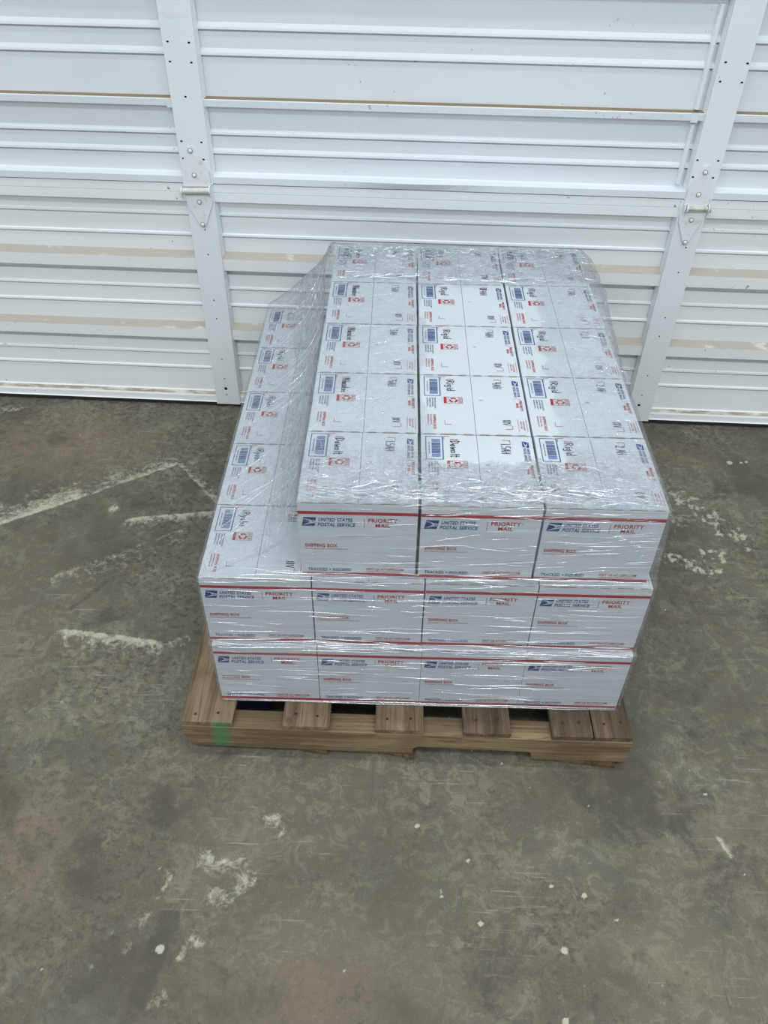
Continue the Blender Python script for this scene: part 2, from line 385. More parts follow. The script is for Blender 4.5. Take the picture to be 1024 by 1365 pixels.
def dent(u, z, o):                              # the rail is bent outwards and crumpled near the middle
    if o > .012 and z < zz(.96):
        o += .006*math.exp(-((u-.33)/.11)**2)*(1 if z > zz(.94) else -.3)
    return o
mb = MB(); extrude(up, UL, UR, mb, 90, dent)
DM2 = [M['door'], M['rubber'], M['dirt'], M['dust'], M['olive']]
mb.build('upper_section', DM2, door)
up2 = [(zz(1.995), 0, 0), (zz(1.996), .019, 0), (zz(2.03), .019, 0), (zz(2.04), 0, 0)]
for z in (2.13, 2.21, 2.48, 2.56, 2.83, 2.91): thin(up2, z, .004, .024)
up2 += [(2.1, 0, 0)]
mb = MB(); extrude(up2, UL, UR, mb); mb.build('top_section', DM2, door)
# stiles: a raised plate with a stepped flange on the side that faces the bay, one per section
def stile(u0, u1, z0, z1, side, holes, lip, cuts=()):
    mb = MB(); O = .021
    mb.poly([(u0, -O, z0), (u1, -O, z0), (u1, -O, z1), (u0, -O, z1)], 0)
    mb.poly([(u0, 0, z1), (u0, -O, z1), (u1, -O, z1), (u1, 0, z1)], 0); mb.poly([(u0, 0, z0), (u1, 0, z0), (u1, -O, z0), (u0, -O, z0)], 0)
    for s_, e in ((-1, u0), (1, u1)):
        mb.poly([(e, -O, z0), (e-s_*.001, 0, z0), (e-s_*.001, 0, z1), (e, -O, z1)], 0)
        if s_ == side:
            q = e+s_*.005                              # sloping web
            mb.poly([(e-s_*.001, -O+.003, z0), (q, -.002, z0), (q, -.002, z1), (e-s_*.001, -O+.003, z1)], 0)
    for u, z, w, h in holes:
        n = 12; ring = [(u+w*math.cos(2*math.pi*i/n), -O-.0003, z+h*math.sin(2*math.pi*i/n)) for i in range(n)]
        mb.poly(ring, 1)
    o = mb.build('stile', [M['stile'], M['hole']], door)
    if lip:
        for a, b in lip:
            lb = MB(); e = u0 if side < 0 else u1
            xs_ = [e+side*k for k in (.0115, .013, .017, .021, .023, .0235)]; os_ = [.002, .008, .0105, .009, .005, 0]
            for i in range(5):
                lb.poly([(xs_[i], -os_[i], a), (xs_[i+1], -os_[i+1], a), (xs_[i+1], -os_[i+1], b), (xs_[i], -os_[i], b)], 0)
            for z_ in (a, b): lb.poly([(x_, -o_, z_) for x_, o_ in zip(xs_, os_)]+[(xs_[0], 0, z_)], 0)
            lb.build('edge_lip', [M['stile']], o)
    return o
zsplit = zz(.923)
SW, SH = .0028, .0019
lhU = [(-.1895, .9064), (-.1451, .9054), (-.1903, .8695), (-.1453, .8686), (-.1912, .7105), (-.1464, .7094), (-.1929, .6734), (-.1466, .6725), (-.168, .802)]
lhL = [(-.1654, .5102), (-.1664, .4478), (-.1678, .3264), (-.1678, .2745), (-.1686, .1545), (-.1687, .0935), (-.169, .0417)]
rhU = [(.9488, .8958), (.9929, .8946), (.9478, .8601), (.9922, .8594), (.9436, .7039), (.9885, .7036), (.9433, .6676), (.9873, .6672)]
rhL = [(.9697, .5061), (.9677, .444), (.9652, .3241), (.9633, .2722), (.9603, .1549), (.9591, .0935)]
hu = lambda L: [(a, b, SW, SH) for a, b in L]; hl = lambda L: [(a, b, .0017, .0018) for a, b in L]
stile(-.2005, -.1325, zsplit, zz(1.99), 1, hu(lhU), None)
stile(-.1995, -.1345, .010, zsplit-.001, 1, hl(lhL)+[(-.169, .0612, .0042, .0048)], None)
stile(.937, .9985, zsplit, zz(1.99), -1, hu(rhU), [(zz(.975), zz(1.196)), (zz(1.245), zz(1.58))])
stile(.932, .9945, .010, zsplit-.001, -1, hl(rhL)+[(.958, .0619, .004, .0035)], None)
for u in (-1.30, 2.12):
    stile(u-.033, u+.033, zsplit, zz(1.99), 1, [], None); stile(u-.033, u+.033, .010, zsplit-.001, 1, [], None)
for u in (-.166, .968, -1.30, 2.12): stile(u-.033, u+.033, zz(1.995), 2.1, 1, [], None)
def hinge(upl, lowl, bar, bolts, wide):
    h = empty('hinge', (0, 0, 0), 0, door)
    def plate(pts, name, o=.0216, th=.0032):
        mb = MB(); n = len(pts)
        mb.mesh([(u, -o, z) for u, z in pts]+[(u, -o-th, z) for u, z in pts], [tuple(range(n, 2*n))]+[(i, (i+1) % n, n+(i+1) % n, n+i) for i in range(n)], 0)
        mb.build(name, [M['hinge']], h, bevel=.0006)
    plate(upl, 'upper_leaf'); plate(lowl, 'lower_leaf')
    (ua, za), (ub, zb) = bar; L = Vector((ub-ua, 0, zb-za)); mb = MB(); R0 = .0068 if wide else .0048
    mb.cyl((ua, -.0285, za), L, R0, L.length, 20)
    mb.build('barrel', [M['barrel']], h, bevel=.0008)
    mb = MB()
    for u_, z_ in ((ua-.003, za), (ub, zb)):
        mb.cyl((u_, -.0275, z_), (1, 0, 0), .0098, .003, 20)
    if wide is False:
        mb.cyl((ua-.008, -.0285, za), (1, 0, 0), .0085, .002, 20); mb.cyl((ub+.005, -.0285, zb), (1, 0, 0), .0085, .002, 20)
    mb.build('barrel_end', [M['hinge']], h, bevel=.0006)
    mb = MB()
    for u_, z_ in ((ua-.002, za), (ub+.002, zb)):   # side ears that reach from the lower leaf up to the barrel
        mb.poly([(u_, -.0215, z_-.026), (u_, -.0215, z_+.004), (u_, -.034, z_+.005), (u_, -.034, z_-.006)], 0)
    mb.build('hinge_ear', [M['hinge']], h)
    for u_, z_ in bolts:
        mb = MB(); mb.cyl((u_, -.0233, z_), (0, -1, 0), .0058, .0022, 18, 1); mb.dome((u_, -.0255, z_), (0, -1, 0), .0044, .0032)
        mb.build('bolt', [M['hinge'], M['bolt_ring']], h, smooth=False)
hinge([(-.2005, .612), (-.1365, .6135), (-.138, .650), (-.164, .701), (-.1695, .7025), (-.1785, .700), (-.1955, .665), (-.2005, .645)],
      [(-.201, .592), (-.1375, .594), (-.137, .581), (-.1395, .571), (-.1615, .520), (-.168, .516), (-.1745, .521), (-.197, .571), (-.2, .583)],
      ((-.2035, .6035), (-.1415, .6055)), [(-.1735, .6917), (-.1720, .6382), (-.1690, .577), (-.1680, .524)], True)
hinge([(.9385, .603), (.991, .604), (.9905, .630), (.974, .692), (.969, .695), (.962, .692), (.9395, .643)],
      [(.9355, .588), (.995, .590), (.992, .582), (.969, .516), (.9635, .511), (.9585, .516), (.937, .566), (.9355, .577)],
      ((.9475, .600), (.9925, .6015)), [(.9665, .6793), (.9646, .6308), (.9639, .5729), (.9631, .5205)], False)
# cover strip where the rails meet is part of the lower section; small clip ends on the strip of the upper section
for a, b in ((-.2125, -.2005), (.909, .9235)):
    mb = MB(); mb.box((a, -.0175, zz(1.204)), (b, -.0005, zz(1.235))); mb.build('strip_end_clip', [M['door']], door)
# threshold strip and wall round the door
mb = MB(); mb.box((-2.2, .002, 0), (UL, .12, 3.2)); mb.box((UR, .002, 0), (3.0, .12, 3.2)); mb.box((UL, .002, 2.1), (UR, .12, 3.2))
t = NT('wall_paint'); M['wall'] = t.fin(t.mix(t.noise(t.coord(), 4, 3), srgb(205, 208, 206), srgb(196, 199, 197)), .7)
w = mb.build('wall_back', [M['wall']], None); w.location = (0, DY, 0); w.rotation_euler = (0, 0, DYAW); tag(w, kind='structure')

# ------------------------------------------------------------------ pallet
PT = .0863
pal = empty('wooden_pallet', (0, 0, 0)); tag(pal, 'weathered wooden pallet with a green sprayed mark, under the stacked white boxes', 'pallet')
PB = .83
def bentboard(x0, x1, y0, y1, z0, z1, mat, skew=0.0, name='deck_board', bev=.0016):
    mb = MB(); mb.box((x0, y0, z0), (x1, y1, z1)); o = mb.build(name, [mat], pal, bevel=bev); o.rotation_euler = (0, 0, skew); return o
boards = [(-.0655, .0255, -.0490, M['deck']), (.1125, .1955, -.0525, M['deck']), (.2755, .3600, -.0548, M['deck']), (.4290, .5120, -.0570, M['deck_old']), (.5830, .6545, -.0590, M['deck_old']), (.6565, .7225, -.0590, M['deck_old'])]
for i, (a, b, y, m) in enumerate(boards):
    o = bentboard(a, b, y, PB, PT-.0125, PT-.0006, m)
    for dx in (.27, .72):
        for yy in (-.03, .39, .79):
            mb = MB(); mb.cyl((a+(b-a)*dx+R.uniform(-.003, .003), yy+R.uniform(-.004, .004), PT-.0010), (0, 0, 1), .0026, .0008, 10); mb.build('nail', [M['nail']], o)
def stringer(y0, y1, front):
    mb = MB(); zt = PT-.0127; zb = .0115
    xs = [-.0625, -.0655, -.054, .342, .349, .352, .545, .552, .556, .7225, .7225]
    if front: pts = [(-.0655, zt), (-.0655, .052), (-.054, zb+.004), (.342, zb-.001), (.344, zb+.018), (.352, zb+.024), (.548, zb+.021), (.553, zb+.016), (.555, zb-.003), (.7235, zb), (.7235, zt)]
    else: pts = [(-.0655, zt), (-.0655, zb), (.7225, zb), (.7225, zt)]
    n = len(pts)
    # concave outline: build as vertical slices between sorted x
    X = sorted(set([p[0] for p in pts]+[-.0655+.0789*i for i in range(11)]))
    lo_pts = [p for p in pts if not (p[1] == zt)]
    def lo(x):
        for (xa, za), (xb, zb_) in zip(lo_pts, lo_pts[1:]):
            if xa <= x <= xb and xb > xa: return za+(zb_-za)*(x-xa)/(xb-xa)
        return lo_pts[0][1] if x <= lo_pts[0][0] else lo_pts[-1][1]
    V = []; F = []
    yof = lambda x: -.0105*(x+.0655)/.789 if front else 0
    for x in X:
        V += [(x, y0+yof(x), lo(x+1e-6) if x < .7 else lo(x)), (x, y0+yof(x), zt), (x, y1+yof(x), zt), (x, y1+yof(x), lo(x+1e-6) if x < .7 else lo(x))]
    k = len(X)
    for i in range(k-1):
        a = 4*i; b = a+4
        F += [(a, b, b+1, a+1), (a+1, b+1, b+2, a+2), (a+2, b+2, b+3, a+3), (a+3, b+3, b, a)]
    F += [(0, 1, 2, 3), (4*k-4, 4*k-1, 4*k-2, 4*k-3)]
    mb.mesh(V, F, 0); o = mb.build('stringer', [M['stringer']], pal, bevel=.0015)
    return o
stringer(-.0505, -.012, True); stringer(.37, .405, False); stringer(PB-.04, PB-.005, False)
for a, b, y0 in ((.118, .190, -.056), (.30, .345, -.062), (.60, .705, -.067)):
    mb = MB(); z1 = .0112
    V = [(a, y0+.010, 0.0005), (b, y0, .0005), (b, PB, .0005), (a, PB, .0005), (a, y0+.010, z1-.001), (b, y0, z1-.001), (b, PB, z1-.001), (a, PB, z1-.001)]
    mb.mesh(V, [(0, 3, 2, 1), (4, 5, 6, 7), (0, 1, 5, 4), (1, 2, 6, 5), (2, 3, 7, 6), (3, 0, 4, 7)]); o = mb.build('bottom_board', [M['under']], pal, bevel=.001)
mb = MB(); mb.box((-.02, .03, .0115), (.075, .10, .022)); mb.box((.0, .10, .0115), (.07, .20, .020))
o = mb.build('bottom_board', [M['blueboard']], pal); o['label'] = 'blue painted scrap of board'

# ------------------------------------------------------------------ lettering
_tc = {}
def textgeo(s, bold=0.0):
    k = (s, bold)
    if k not in _tc:
        cu = bpy.data.curves.new('t', 'FONT'); cu.body = s; cu.resolution_u = 2; cu.offset = bold; cu.fill_mode = 'FRONT'
        cu.space_character = 1.06
        ob = bpy.data.objects.new('t', cu); COL.objects.link(ob)
        bpy.context.view_layer.update()
        dg = bpy.context.evaluated_depsgraph_get()
        me = bpy.data.meshes.new_from_object(ob.evaluated_get(dg))
        V = np.array([v.co[:2] for v in me.vertices]); F = [tuple(p.vertices) for p in me.polygons]
        V[:, 0] -= V[:, 0].min(); V[:, 1] -= 0
        _tc[k] = (V, F)
        bpy.data.objects.remove(ob); bpy.data.curves.remove(cu); bpy.data.meshes.remove(me)
    return _tc[k]
class Plane:
    def __init__(s, o, a, b): s.o = Vector(o); s.a = Vector(a); s.b = Vector(b)
    def at(s, x, y): return s.o+s.a*x+s.b*y
def text(mb, P, s, x, y, w, h, m, italic=0, bold=.012):
    V, F = textgeo(s, bold); sx = w/V[:, 0].max(); sy = h/.70
    mb.mesh([P.at(x+(vx+italic*vy)*sx, y+vy*sy) for vx, vy in V], F, m)
def rect(mb, P, x0, y0, x1, y1, m):
    mb.poly([P.at(x0, y0), P.at(x1, y0), P.at(x1, y1), P.at(x0, y1)], m)
def frame(mb, P, x0, y0, x1, y1, th, m):
    rect(mb, P, x0, y0, x1, y0+th, m); rect(mb, P, x0, y1-th, x1, y1, m); rect(mb, P, x0, y0, x0+th, y1, m); rect(mb, P, x1-th, y0, x1, y1, m)
def lift(P, e):
    n = P.a.cross(P.b).normalized(); return Plane(P.o+n*e, P.a, P.b)
def eagle(mb, P, x, y, w, h):
    sh = .16*w
    q = lambda a, b: P.at(x+a*w+b*sh*.9-.02*w, y+b*h)
    mb.poly([q(0, 0), q(.86, 0), q(.86, 1), q(0, 1)], BLUE)
    P2 = lift(P, .00012); q2 = lambda a, b: P2.at(x+a*w+b*sh*.9-.02*w, y+b*h)
    mb.poly([q2(.02, .86), q2(.30, .80), q2(.60, .66), q2(.83, .60), q2(.86, .50), q2(.70, .47), q2(.72, .55), q2(.45, .70), q2(.02, .80)], CARD)
    mb.poly([q2(.0, .06), q2(.52, .44), q2(.70, .42), q2(.86, .44), q2(.80, .34), q2(.55, .30)], CARD)
    mb.poly([q2(.34, .74), q2(.62, .60), q2(.66, .50), q2(.50, .46)], CARD)
BW, BD, BH = .1748, .1706, .1505
FT = .0016
# handwriting: marker strokes on a unit cell
G = {'R': [[(0, 0), (0, 1), (.5, .9), (.5, .6), (0, .5)], [(.15, .5), (.6, 0)]], 'i': [[(.2, 0), (.2, .5)], [(.2, .7), (.22, .76)]], 'g': [[(.5, .5), (.1, .45), (.1, .1), (.45, .1), (.5, .5), (.5, -.25), (.1, -.2)]],
     'd': [[(.5, .1), (.1, .05), (.1, .45), (.5, .45)], [(.5, 1), (.5, 0)]], 'D': [[(0, 0), (0, 1), (.5, .8), (.55, .3), (0, 0)]], 'e': [[(.05, .25), (.5, .3), (.3, .52), (.05, .3), (.2, 0), (.5, .08)]],
     'w': [[(0, .5), (.15, 0), (.3, .4), (.45, 0), (.6, .5)]], 'W': [[(0, 1), (.15, 0), (.3, .7), (.45, 0), (.6, 1)]], 'a': [[(.5, .45), (.1, .45), (.1, .05), (.45, .08), (.5, .45), (.55, 0)]], 'l': [[(.2, 1), (.2, 0)]], 't': [[(.25, .9), (.25, 0), (.45, 0)], [(0, .6), (.5, .6)]],
     'M': [[(0, 0), (.05, 1), (.3, .3), (.55, 1), (.6, 0)]], 'u': [[(.05, .5), (.1, .02), (.45, .05), (.5, .5), (.52, 0)]], 'k': [[(.05, 1), (.05, 0)], [(.45, .5), (.08, .22), (.5, 0)]], 'y': [[(.05, .5), (.25, .1)], [(.5, .5), (.1, -.3)]],
     'o': [[(.3, .5), (.05, .3), (.25, 0), (.5, .25), (.3, .5)]], 'b': [[(.05, 1), (.05, 0), (.5, .1), (.45, .45), (.05, .4)]], '1': [[(.25, 1), (.25, 0)]], '2': [[(.05, .8), (.3, 1), (.5, .75), (.05, 0), (.55, .02)]],
     '3': [[(.05, .9), (.5, .95), (.2, .55), (.5, .35), (.3, 0), (.02, .1)]], '4': [[(.1, 1), (.05, .45), (.55, .5)], [(.5, 1), (.48, 0)]], '5': [[(.5, 1), (.1, 1), (.08, .55), (.5, .5), (.45, .1), (.05, 0)]], '8': [[(.3, .5), (.08, .75), (.3, 1), (.5, .75), (.1, .25), (.3, 0), (.5, .25), (.3, .5)]],
     '0': [[(.3, 1), (.05, .5), (.3, 0), (.55, .5), (.3, 1)]], 'A': [[(0, 0), (.3, 1), (.58, 0)], [(.1, .4), (.5, .4)]], 'H': [[(.05, 1), (.05, 0)], [(.5, 1), (.5, 0)], [(.05, .5), (.5, .5)]], 'V': [[(0, 1), (.28, 0), (.58, 1)]], '.': [[(.1, .02), (.16, .08)]], ' ': []}
def hand(mb, P, s, x, y, adv, h, w=.0011, rnd=None):
    rnd = rnd or random.Random(len(s)*7+ord(s[0]))
    for i, ch in enumerate(s):
        a = {'i': .6, 'l': .5, '1': .6, '.': .5, ' ': .5}.get(ch, 1)
        for st in G.get(ch, []):
            pts = [(x+p*adv*1.3+rnd.uniform(-.05, .05)*adv, y+q_*h+rnd.uniform(-.05, .05)*h) for p, q_ in st]
            for (ax, ay), (bx, by) in zip(pts, pts[1:]):
                L = math.hypot(bx-ax, by-ay) or 1e-6; nx, ny = -(by-ay)/L*w/2, (bx-ax)/L*w/2; ex, ey = (bx-ax)/L*w*.4, (by-ay)/L*w*.4
                mb.poly([P.at(ax-ex-nx, ay-ey-ny), P.at(bx+ex-nx, by+ey-ny), P.at(bx+ex+nx, by+ey+ny), P.at(ax-ex+nx, ay-ey+ny)], BLACK)
        x += adv*a

# ------------------------------------------------------------------ shipping box
def carton_mesh():
    mb = MB(); T = BH-FT
    mb.box((0, 0, 0), (BW, BD, T-.0008), CARD)
    e = .00018
    for k, P in enumerate((Plane((0, -e, 0), (1, 0, 0), (0, 0, 1)), Plane((BW+e, 0, 0), (0, 1, 0), (0, 0, 1)), Plane((BW, BD+e, 0), (-1, 0, 0), (0, 0, 1)), Plane((-e, BD, 0), (0, -1, 0), (0, 0, 1)))):
        L = BW if k % 2 == 0 else BD
        H_ = BH; Y = lambda v: H_*(1-v)
        rect(mb, P, 0, Y(.145), L, Y(.105), RED); rect(mb, P, 0, Y(.985), L, Y(.945), RED)
        Pl = Plane(P.o, P.a, P.b)
        eagle(mb, Pl, .030*L, Y(.30), .125*L, .115*H_)
        text(mb, P, 'UNITED STATES', .168*L, Y(.235), .285*L, .043*H_, BLUE, .22, .032)
        text(mb, P, 'POSTAL SERVICE', .160*L, Y(.300), .315*L, .045*H_, BLUE, .22, .032)
        rect(mb, P, .487*L, Y(.298), .492*L, Y(.295), BLUE)
        rect(mb, P, .552*L, Y(.31), .556*L, Y(.19), BLUE)
        text(mb, P, 'PRIORITY', .585*L, Y(.238), .25*L, .050*H_, RED, 0, .026)
        text(mb, P, 'MAIL', .648*L, Y(.300), .125*L, .045*H_, RED, 0, .026)
        text(mb, P, '®', .842*L, Y(.215), .014*L, .016*H_, RED, 0, 0)
        text(mb, P, 'SHIPPING BOX', .042*L, Y(.585), .28*L, .045*H_, RED, 0, .03)
        text(mb, P, 'FOR DOMESTIC AND INTERNATIONAL USE', .042*L, Y(.618), .37*L, .016*H_, RED, 0, .01)
        text(mb, P, 'TRACKED', .055*L, Y(.925), .172*L, .040*H_, BLUE, 0, .03)
        rect(mb, P, .243*L, Y(.915), .258*L, Y(.896), BLUE)
        text(mb, P, 'INSURED', .272*L, Y(.925), .165*L, .040*H_, BLUE, 0, .03)
        text(mb, P, 'VISIT US AT USPS.COM', .565*L, Y(.908), .33*L, .034*H_, RED, 0, .026)
        text(mb, P, '®', .9*L, Y(.892), .010*L, .012*H_, RED, 0, 0)
        text(mb, P, 'ORDER FREE SUPPLIES ONLINE', .565*L, Y(.934), .30*L, .015*H_, RED, 0, .01)
    mb.box((.001, .001, T-.0008), (BW-.001, BD-.001, T-.0002), EDGE)
    return mb.data('carton_body', BM)
body_me = carton_mesh()
_fc = {}
def flap_mesh(side, words):
    key = (side, words)
    if key in _fc: return _fc[key]
    mb = MB(); T = BH-FT; c = .503*BW; g = .0004
    a, b = (0, c-g) if side == 0 else (c+g, BW)
    # tray edge: a very slight bow, with two locking notches on the front lip
    n = 24
    ys = [0, BD]
    V = []; F = []
    xs = [a+(b-a)*i/n for i in range(n+1)]
    for x in xs:
        zf = .00035*math.sin(math.pi*(x-a)/(b-a)); q_ = (x-a)/(b-a); yf = 0 if (q_ < .08 or q_ > .92 or .25 < q_ < .36 or .65 < q_ < .76) else .0016
        V += [(x, yf, T+zf), (x, yf, BH+zf), (x, BD-yf*.5, BH+zf*.4), (x, BD-yf*.5, T+zf*.4)]
    for i in range(n):
        p = 4*i; q = p+4
        F += [(p, q, q+1, p+1), (p+1, q+1, q+2, p+2), (p+2, q+2, q+3, p+3), (p+3, q+3, q, p)]
    F += [(0, 1, 2, 3), (4*n, 4*n+3, 4*n+2, 4*n+1)]
    mb.mesh(V, F, CARD)
    e = .0006
    A = Plane((0, BD, BH+e), (0, -1, 0), (1, 0, 0))        # reading down the lid: a = v, b = u
    S = Plane((0, BD, BH+e), (1, 0, 0), (0, -1, 0))        # upright small words (mirrored axis handled below)
    U = Plane((0, 0, BH+e), (1, 0, 0), (0, 1, 0))
    r = lambda u0, v0, u1, v1, m: rect(mb, A, v0*BD, u0*BW, v1*BD, u1*BW, m)
    def tx(s, u, v, w, h, m, **k): text(mb, A, s, v*BD, u*BW, w*BD, h*BW, m, **k)
    rnd = random.Random(hash_(words))
    if side == 0:
        frame(mb, A, .03*BD, .04*BW, .375*BD, .195*BW, .0011, BLUE)
        rr = random.Random(5); v = .07
        while v < .335:
            w = rr.choice((.004, .007, .010)); m = rr.choice((BLUE, PBLUE)); r(.093, v, .172, min(v+w, .34), m); v += w+rr.choice((.004, .006, .008))
        tx('4202 9405 5036 9930', .066, .115, .18, .013, BLUE, bold=.01)
        r(.196, .02, .199, .375, PBLUE); r(.202, .02, .2045, .375, PBLUE) if False else None
        for u, s, w in ((.135, 'EXPECTED DELIVERY', .185), (.112, 'SHIP FROM HERE', .15), (.087, 'DOMESTIC ONLY', .165), (.062, 'INSURANCE INCL', .15)):
            tx(s, u, .41, w, .014, BLUE, bold=.012)
        tx('SHIPPING BOX', .118, .69, .235, .026, RED, bold=.018); tx('FOR DOMESTIC AND', .090, .69, .165, .014, RED, bold=.01); tx('INTERNATIONAL USE', .064, .69, .165, .014, RED, bold=.01)
        r(.205, .022, .258, .028, RED); r(.205, .022, .209, .08, RED)
        r(.222, .845, .288, .851, RED); r(.222, .78, .226, .851, RED)
        text(mb, U, 'FROM:', .262*BW, (1-.085)*BD, .075*BW, .018*BD, RED, bold=.016)
        # recycling mark
        frame(mb, A, .39*BD, .225*BW, .50*BD, .405*BW, .0006, RED)
        r(.225, .39, .252, .50, RED)
        for i in range(6):
            v = .402+i*.016; r(.258, v, .276, v+.006, RED) if i % 2 == 0 else None; r(.362, v, .398, v+.005, RED)
        ctr = (.445*BD, .318*BW); R1, R2 = .0072, .0040
        for k in range(3):
            t0 = k*2*math.pi/3+.2; pin = []; pout = []
            for j in range(6):
                tt = t0+j/5*1.35; pout.append(A.at(ctr[0]+R1*math.cos(tt), ctr[1]+R1*math.sin(tt))); pin.append(A.at(ctr[0]+R2*math.cos(tt), ctr[1]+R2*math.sin(tt)))
            for j in range(5): mb.poly([pin[j], pout[j], pout[j+1], pin[j+1]], RED)
            tt = t0+1.35; mb.poly([A.at(ctr[0]+(R1+.0018)*math.cos(tt), ctr[1]+(R1+.0018)*math.sin(tt)), A.at(ctr[0]+5.6e-3*math.cos(tt+.45), ctr[1]+5.6e-3*math.sin(tt+.45)), A.at(ctr[0]+(R2-.0018)*math.cos(tt), ctr[1]+(R2-.0018)*math.sin(tt))], RED)
        if words: hand(mb, A, words[0], .10*BD, .262*BW, .0078 if len(words[0]) < 8 else .0054, .0135, .0015, rnd)
    else:
        r(.73, .065, .80, .071, RED); r(.796, .065, .80, .135, RED)
        r(.775, .905, .845, .911, RED); r(.841, .85, .845, .911, RED)
        text(mb, U, 'TO:', .563*BW, (1-.445)*BD, .036*BW, .014*BD, RED, bold=.016)
        eagle(mb, A, .08*BD, .905*BW, .095*BD, .058*BW)
        tx('UNITED STATES', .940, .185, .175, .022, BLUE, italic=.22, bold=.022); tx('POSTAL SERVICE', .908, .180, .19, .023, BLUE, italic=.22, bold=.022)
        r(.905, .40, .965, .403, BLUE)
        tx('PRIORITY', .945, .43, .18, .026, RED, bold=.026); tx('MAIL', .912, .475, .085, .024, RED, bold=.026)
        r(.9, .74, .903, .94, RED); r(.977, .74, .980, .94, RED)
        tx('TRACKED INSURED', .945, .77, .15, .014, RED, bold=.01); tx('USPS.COM', .920, .77, .12, .014, RED, bold=.01)
        if words:
            if words[0].startswith('#'):
                for k in range(7):
                    mb.poly([A.at(.095*BD+.0012*k*0, (.715+.012*k)*BW), A.at(.13*BD, (.718+.012*k)*BW), A.at(.125*BD, (.728+.012*k)*BW), A.at(.09*BD, (.727+.012*k)*BW)], BLACK)
                hand(mb, A, words[0][1:], .15*BD, .715*BW, .0072, .0130, .0013, rnd)
            else: hand(mb, A, words[0], .115*BD, .715*BW, .0068, .0135, .0013, rnd)
            hand(mb, A, words[1], .755*BD, .762*BW, .0062, .0125, .0013, rnd)
    me = mb.data('top_flap', BM); _fc[key] = me; return me
def hash_(w): return sum(ord(c)*(i+3) for i, c in enumerate(''.join(w))) if w else 1
def link(name, me, parent):
    o = bpy.data.objects.new(name, me); COL.objects.link(o); o.parent = parent; return o
def ship_box(x, y, z, label, group, words):
    e = empty('shipping_box', (x+R.uniform(-.0005, .0005), y, z), R.uniform(-.0035, .0035))
    tag(e, label, 'box', group)
    link('carton_body', body_me, e); link('top_flap', flap_mesh(0, words[:1] if words else ()), e); link('top_flap', flap_mesh(1, words[1:] if words else ()), e)
    return e
ROW = ['front', 'second', 'third', 'fourth', 'back']
PITCH = .1723
Z1, Z2, Z3 = PT, .2391, .3920
c4 = ['leftmost', 'second from the left', 'third from the left', 'rightmost']
for j in range(5):
    for i in range(4):
        lab = ('white shipping box in the bottom layer, front row, %s' % c4[i]) if j == 0 else 'white shipping box in the bottom layer, behind its front row'
        ship_box(i*.1759, j*PITCH, Z1, lab, 'boxes of the bottom layer', ('Ryobi', '2AH', '18V') if j == 0 and i == 0 else ())
for j in range(5):
    for i in range(4):
        if i == 0: lab = 'white shipping box on the lower left step of the stack, %s row%s' % (ROW[j], '' if j == 0 else '')
        elif j == 0: lab = 'white shipping box in the middle layer, front row, %s' % c4[i]
        else: lab = 'white shipping box inside the middle layer, covered by the top layer'
        ship_box(-.0031+i*.1767, .010+j*PITCH, Z2, lab, 'boxes of the middle layer', ('Ryobi', '2AH', '18V') if i == 0 else ())
W3 = [[('Dewalt', '1.5AH', '20V'), ('Dewalt', '1.5AH', '20V'), ('Rigid', '2 AH', '18V')],
      [('Milwaukee', '5AH', '18V'), ('Rigid', '4AH', '18V'), ('Rigid', '2 AH', '18V')],
      [('Milwaukee', '5AH', '18V'), ('Rigid', '4AH', '18V'), ('Rigid', '2.0', '18V')],
      [('Milwaukee', '5AH', '18V'), ('Rigid', '#4AH', '18V'), ('Rigid', '3AH', '18V')],
      [('Milwaukee', '5AH', '20V'), ('Rigid', '2AH', '20V'), ('Rigid', '2AH', '18V')]]
mark = {(0, 0): 'lid marked 1.5AH', (3, 1): 'lid with blacked-out word', (3, 2): 'lid marked 3AH', (2, 2): 'lid marked 2.0'}
for j in range(5):
    for i in range(3):
        lab = 'white shipping box on the top layer, %s column, %s row' % (['left', 'middle', 'right'][i], ROW[j])
        if (j, i) in mark: lab += ', '+mark[(j, i)]
        ship_box(.1590+i*.1789, .0196+j*PITCH+[0, .0, .001][i]*1, Z3, lab, 'boxes of the top layer', W3[j][i])

